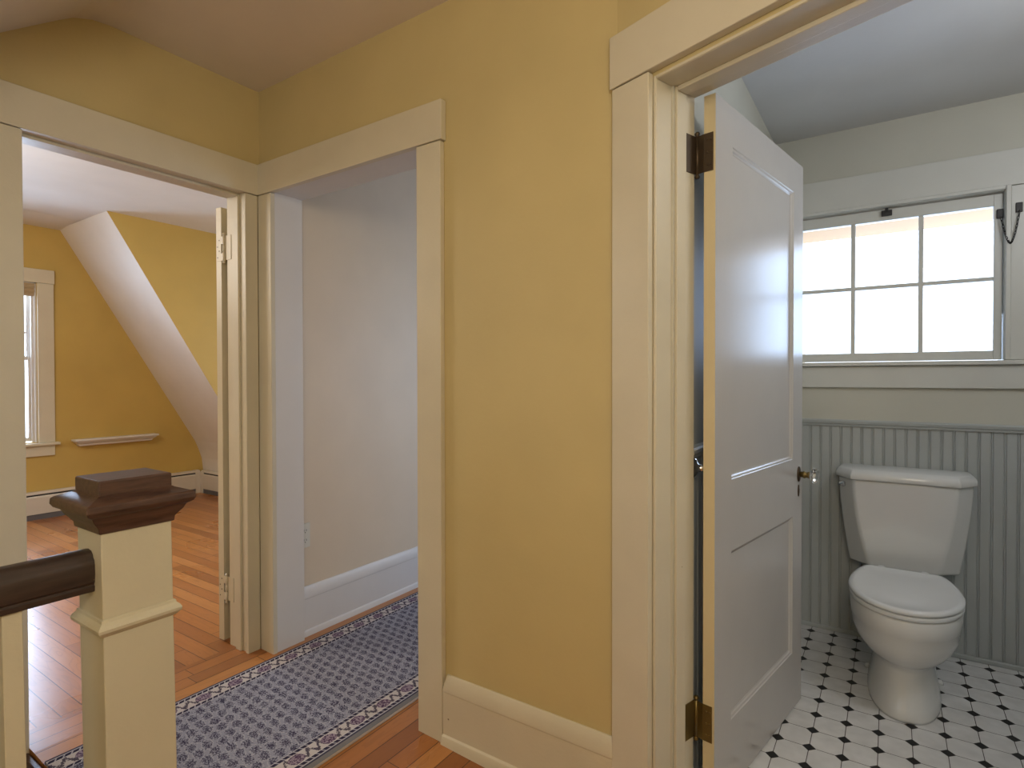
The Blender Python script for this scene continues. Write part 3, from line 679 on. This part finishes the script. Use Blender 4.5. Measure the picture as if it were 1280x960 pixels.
# handrail: loaf-shaped profile, running back along the stairwell
hx = 1.046
h_ = [(.027, .800), (.028, .811), (.0250, .813), (.0250, .8155), (.028, .818), (.030, .835), (.0295, .853), (.027, .862), (.0225, .866), (.0205, .872), (.013, .8785), (0, .8805)]; hp = h_ + [(-a, b) for a, b in h_[-2::-1]]
bm = B(); bm_prism(bm, hp, lambda p: (hx+p[0], -2.95, p[1]), lambda p: (hx+p[0], NY0+.001, p[1]))
hr = obj('handrail', bm, m_rail, rail, smooth=False, bevel=.0015)
def bal(y): 
    m = B(); bm_box(m, hx-.016, hx+.020, y-.030, y, -.12, .802); return m
b0 = obj('baluster', bal(-1.143), m_newel, rail, bevel=.002)
for k in range(1, 12):
    c = b0.copy(); COL.objects.link(c); c.parent = rail; c.location = b0.location + Vector((0, -.135*k, 0))
obj('bottom_rail', boxes((hx-.03, hx+.03, -2.95, NY0+.002, -.13, -.045)), m_newel, rail, bevel=.002)
# the old post leans slightly
for o in [newel] + list(newel.children) + [b0]:
    for v in o.data.vertices:
        k = .92 - (v.co.z - .05); v.co.x += .011*k; v.co.y += .008*k

# ------------------------------------------------------------------ toilet
TX = 2.420
toilet = thing('toilet', (TX, 1.25, 0), 'white two-piece toilet with closed lid standing against the sage wainscot', 'toilet')
def egg(cx, yf, yb, rx, z, n=40, p=2.0, back=None):
    """egg outline: front at yf, back at yb, widest nearer the back"""
    ym = yf + (yb-yf)*.52; pts = []
    for k in range(n):
        a = 2*PI*k/n; c, s = math.cos(a), math.sin(a)
        ex = 2/(p if s < 0 else (back or p))
        x = cx + rx*math.copysign(abs(c)**ex, c)
        y = ym + ((ym-yf) if s < 0 else (yb-ym))*math.copysign(abs(s)**ex, s)
        pts.append(Vector((x, y, z)))
    return pts
bm = B()
bm_loft(bm, [egg(TX, .912, 1.45, .118, .001, p=2.3, back=3), egg(TX, .910, 1.452, .119, .012, p=2.3, back=3), egg(TX, .922, 1.448, .113, .04, p=2.3, back=3), egg(TX, .942, 1.44, .105, .09, p=2.3, back=3), egg(TX, .958, 1.43, .097, .155, p=2.2, back=3),
    egg(TX, .958, 1.42, .098, .172, p=2.2, back=3), egg(TX, .935, 1.41, .116, .186, p=2.1, back=2.8), egg(TX, .905, 1.40, .141, .208, p=2.1, back=2.6), egg(TX, .880, 1.40, .160, .240, p=2.1, back=2.6), egg(TX, .868, 1.40, .171, .275, p=2.1, back=2.6),
    egg(TX, .862, 1.40, .176, .315, p=2.1, back=2.6), egg(TX, .860, 1.40, .178, .318, p=2.1, back=2.6), egg(TX, .857, 1.40, .179, .372, p=2.1, back=2.6), egg(TX, .862, 1.395, .175, .379, p=2.1, back=2.6), egg(TX, .90, 1.36, .14, .380, p=2.1, back=2.6)])
obj('bowl', bm, m_porc, toilet, smooth=True)
bm = B(); dk = lambda a, y0, z: [Vector((TX-a, y0, z)), Vector((TX+a, y0, z)), Vector((TX+a, 1.585, z)), Vector((TX-a, 1.585, z))]
bm_loft(bm, [dk(.085, 1.36, .19), dk(.10, 1.34, .26), dk(.125, 1.30, .33), dk(.128, 1.30, .372), dk(.122, 1.305, .378)])
obj('bowl_deck', bm, m_porc, toilet, bevel=.02, bseg=4)
def seat_outline(yf, yb, rx, z):
    ym = yf + (yb-yf)*.50; pts = []
    for k in range(25):
        a = PI + PI*k/24; pts.append(Vector((TX+rx*math.cos(a), ym+(ym-yf)*math.sin(a), z)))
    L = yb-ym; xb = .70*rx
    side = [(1.0, .10), (.985, .25), (.955, .42), (.91, .58), (.855, .74), (.79, .88), (.73, .965), (.66, 1.0)]
    pts += [Vector((TX+rx*a, ym+L*b, z)) for a, b in side]
    pts += [Vector((TX+rx*a, yb, z)) for a in (.4, .15, -.15, -.4)]
    pts += [Vector((TX-rx*a, ym+L*b, z)) for a, b in side[::-1]]
    return pts
def slab(yf, yb, rx, z0, z1, r=.006, back=4.0):
    m = B(); f = lambda o, z: seat_outline(yf+o, yb-o, rx-o, z)
    bm_loft(m, [f(r, z0), f(r*.2, z0+r*.5), f(0, z0+r), f(0, z1-r), f(r*.3, z1-r*.3), f(r*1.2, z1), f(.020, z1), f(.023, z1-.0012), f(.10, z1-.0012)]); return m
def seatshape(yf, yb, rx, z0, z1, r=.006):
    return slab(yf, yb, rx, z0, z1, r, 2.9)
obj('seat', seatshape(.855, 1.355, .180, .3805, .3985, .005), m_seat, toilet, smooth=True)
obj('lid', seatshape(.852, 1.358, .182, .3990, .4180, .008), m_seat, toilet, smooth=True)
for s in (-1, 1):
    bm = B(); bm_lathe(bm, [(0, .378), (.016, .378), (.016, .408), (.012, .414), (0, .415)], Matrix.Translation((TX+s*.075, 1.372, 0)), 16); obj('seat_hinge', bm, m_seat, toilet, smooth=False)
    bm = B(); bm_lathe(bm, [(0, .0), (.012, .0), (.011, .010), (.006, .016), (0, .017)], Matrix.Translation((TX+s*.122, 1.30, 0)), 16); obj('bolt_cap', bm, m_porc, toilet, smooth=True)
# tank: chamfered front corners, tapering and slightly bulging to the bottom
def tank_ring(z, xf, xs, yf, ych, yb=1.597):
    return [Vector((TX-xf, yf, z)), Vector((TX+xf, yf, z)), Vector((TX+xs, ych, z)), Vector((TX+xs, yb, z)), Vector((TX-xs, yb, z)), Vector((TX-xs, ych, z))]
rings = []
for t_ in [k/10 for k in range(11)]:
    z = .768 - t_*(.768-.386); q = t_**1.7
    rings.append(tank_ring(z, .183-.062*q, .243-.045*t_**1.5, 1.418+.010*t_+.012*max(0, t_-.8)/.2, 1.50))
bm = B(); bm_loft(bm, rings[::-1]); obj('tank', bm, m_porc, toilet, bevel=.012, bseg=3)
def lidr(z, o): return [Vector((TX-.190-o*.5, 1.412-o, z)), Vector((TX+.190+o*.5, 1.412-o, z)), Vector((TX+.250+o, 1.498-o*.4, z)), Vector((TX+.250+o, 1.600, z)), Vector((TX-.250-o, 1.600, z)), Vector((TX-.250-o, 1.498-o*.4, z))]
bm = B(); bm_loft(bm, [lidr(.766, .002), lidr(.770, .004), lidr(.786, .004), lidr(.800, -.004), lidr(.808, -.014), lidr(.811, -.022)])
obj('tank_lid', bm, m_porc, toilet, bevel=.004, bseg=3)
# flush lever at the tank's left corner
lv = B(); nrm = Vector((-.82, -.57, 0)).normalized(); lc = Vector((TX-.221, 1.447, .742)); lc2 = Vector((TX-.222, 1.450, .738))
bm_lathe(lv, [(0, -.004), (.012, -.004), (.012, .004), (.009, .010), (.006, .012), (.006, .020), (0, .021)], place(lc2, nrm), 16)
tdir = Vector((nrm.y, -nrm.x, 0)); base = lc2 + nrm*.017
bm_tube(lv, [base, base - tdir*.014 + Vector((0, 0, .003)), base - tdir*.030 + Vector((0, 0, .008))], .0045, 8)
obj('flush_lever', lv, m_chrome, toilet, smooth=True)
# water supply valve behind the bowl
t = thing('supply_valve', (2.265, 1.56, .0), 'small chrome water supply valve on the floor behind the toilet bowl', 'valve')
bm = B(); bm_tube(bm, [(2.262, 1.609, .10), (2.262, 1.56, .10)], .008, 10); bm_lathe(bm, [(0, .085), (.013, .085), (.013, .122), (.008, .126), (0, .126)], Matrix.Translation((2.262, 1.55, 0)), 12); obj('valve_body', bm, m_chrome, t, smooth=True)
bm = B(); bm_lathe(bm, [(0, 0), (.008, 0), (.018, .006), (.018, .012), (.008, .016), (0, .016)], place(Vector((2.262, 1.536, .104)), (0, -1, 0)), 14); obj('valve_handle', bm, m_chrome, t, smooth=True)
bm = B(); bm_tube(bm, [(2.262, 1.55, .124), (2.262, 1.552, .2), (2.262, 1.556, .3), (2.262, 1.556, .372)], .004, 8); obj('supply_hose', bm, m_chrome, t, smooth=True)
bm = B(); bm_lathe(bm, [(0, 0), (.026, 0), (.024, .005), (.012, .010), (0, .010)], place(Vector((2.262, 1.6085, .10)), (0, -1, 0)), 16); obj('wall_flange', bm, m_chrome, t, smooth=True)

# ------------------------------------------------------------------ towel bar
t = thing('towel_bar', (1.895, .40, .93), 'chrome towel bar on the left bathroom wall, glimpsed through the door hinge gap', 'towel bar')
for y in (.168, .78):
    bm = B(); bm_lathe(bm, [(0, 0), (.030, 0), (.031, .006), (.022, .011), (.011, .016), (.010, .040), (.013, .044), (.013, .064), (.009, .070), (0, .071)], place(Vector((1.894, y, .955)), (1, 0, 0)), 20); obj('mount', bm, m_chrome, t, smooth=True)
bm = B(); bm_tube(bm, [(1.948, .168, .955), (1.948, .78, .955)], .009, 14); obj('bar', bm, m_chrome, t, smooth=True)
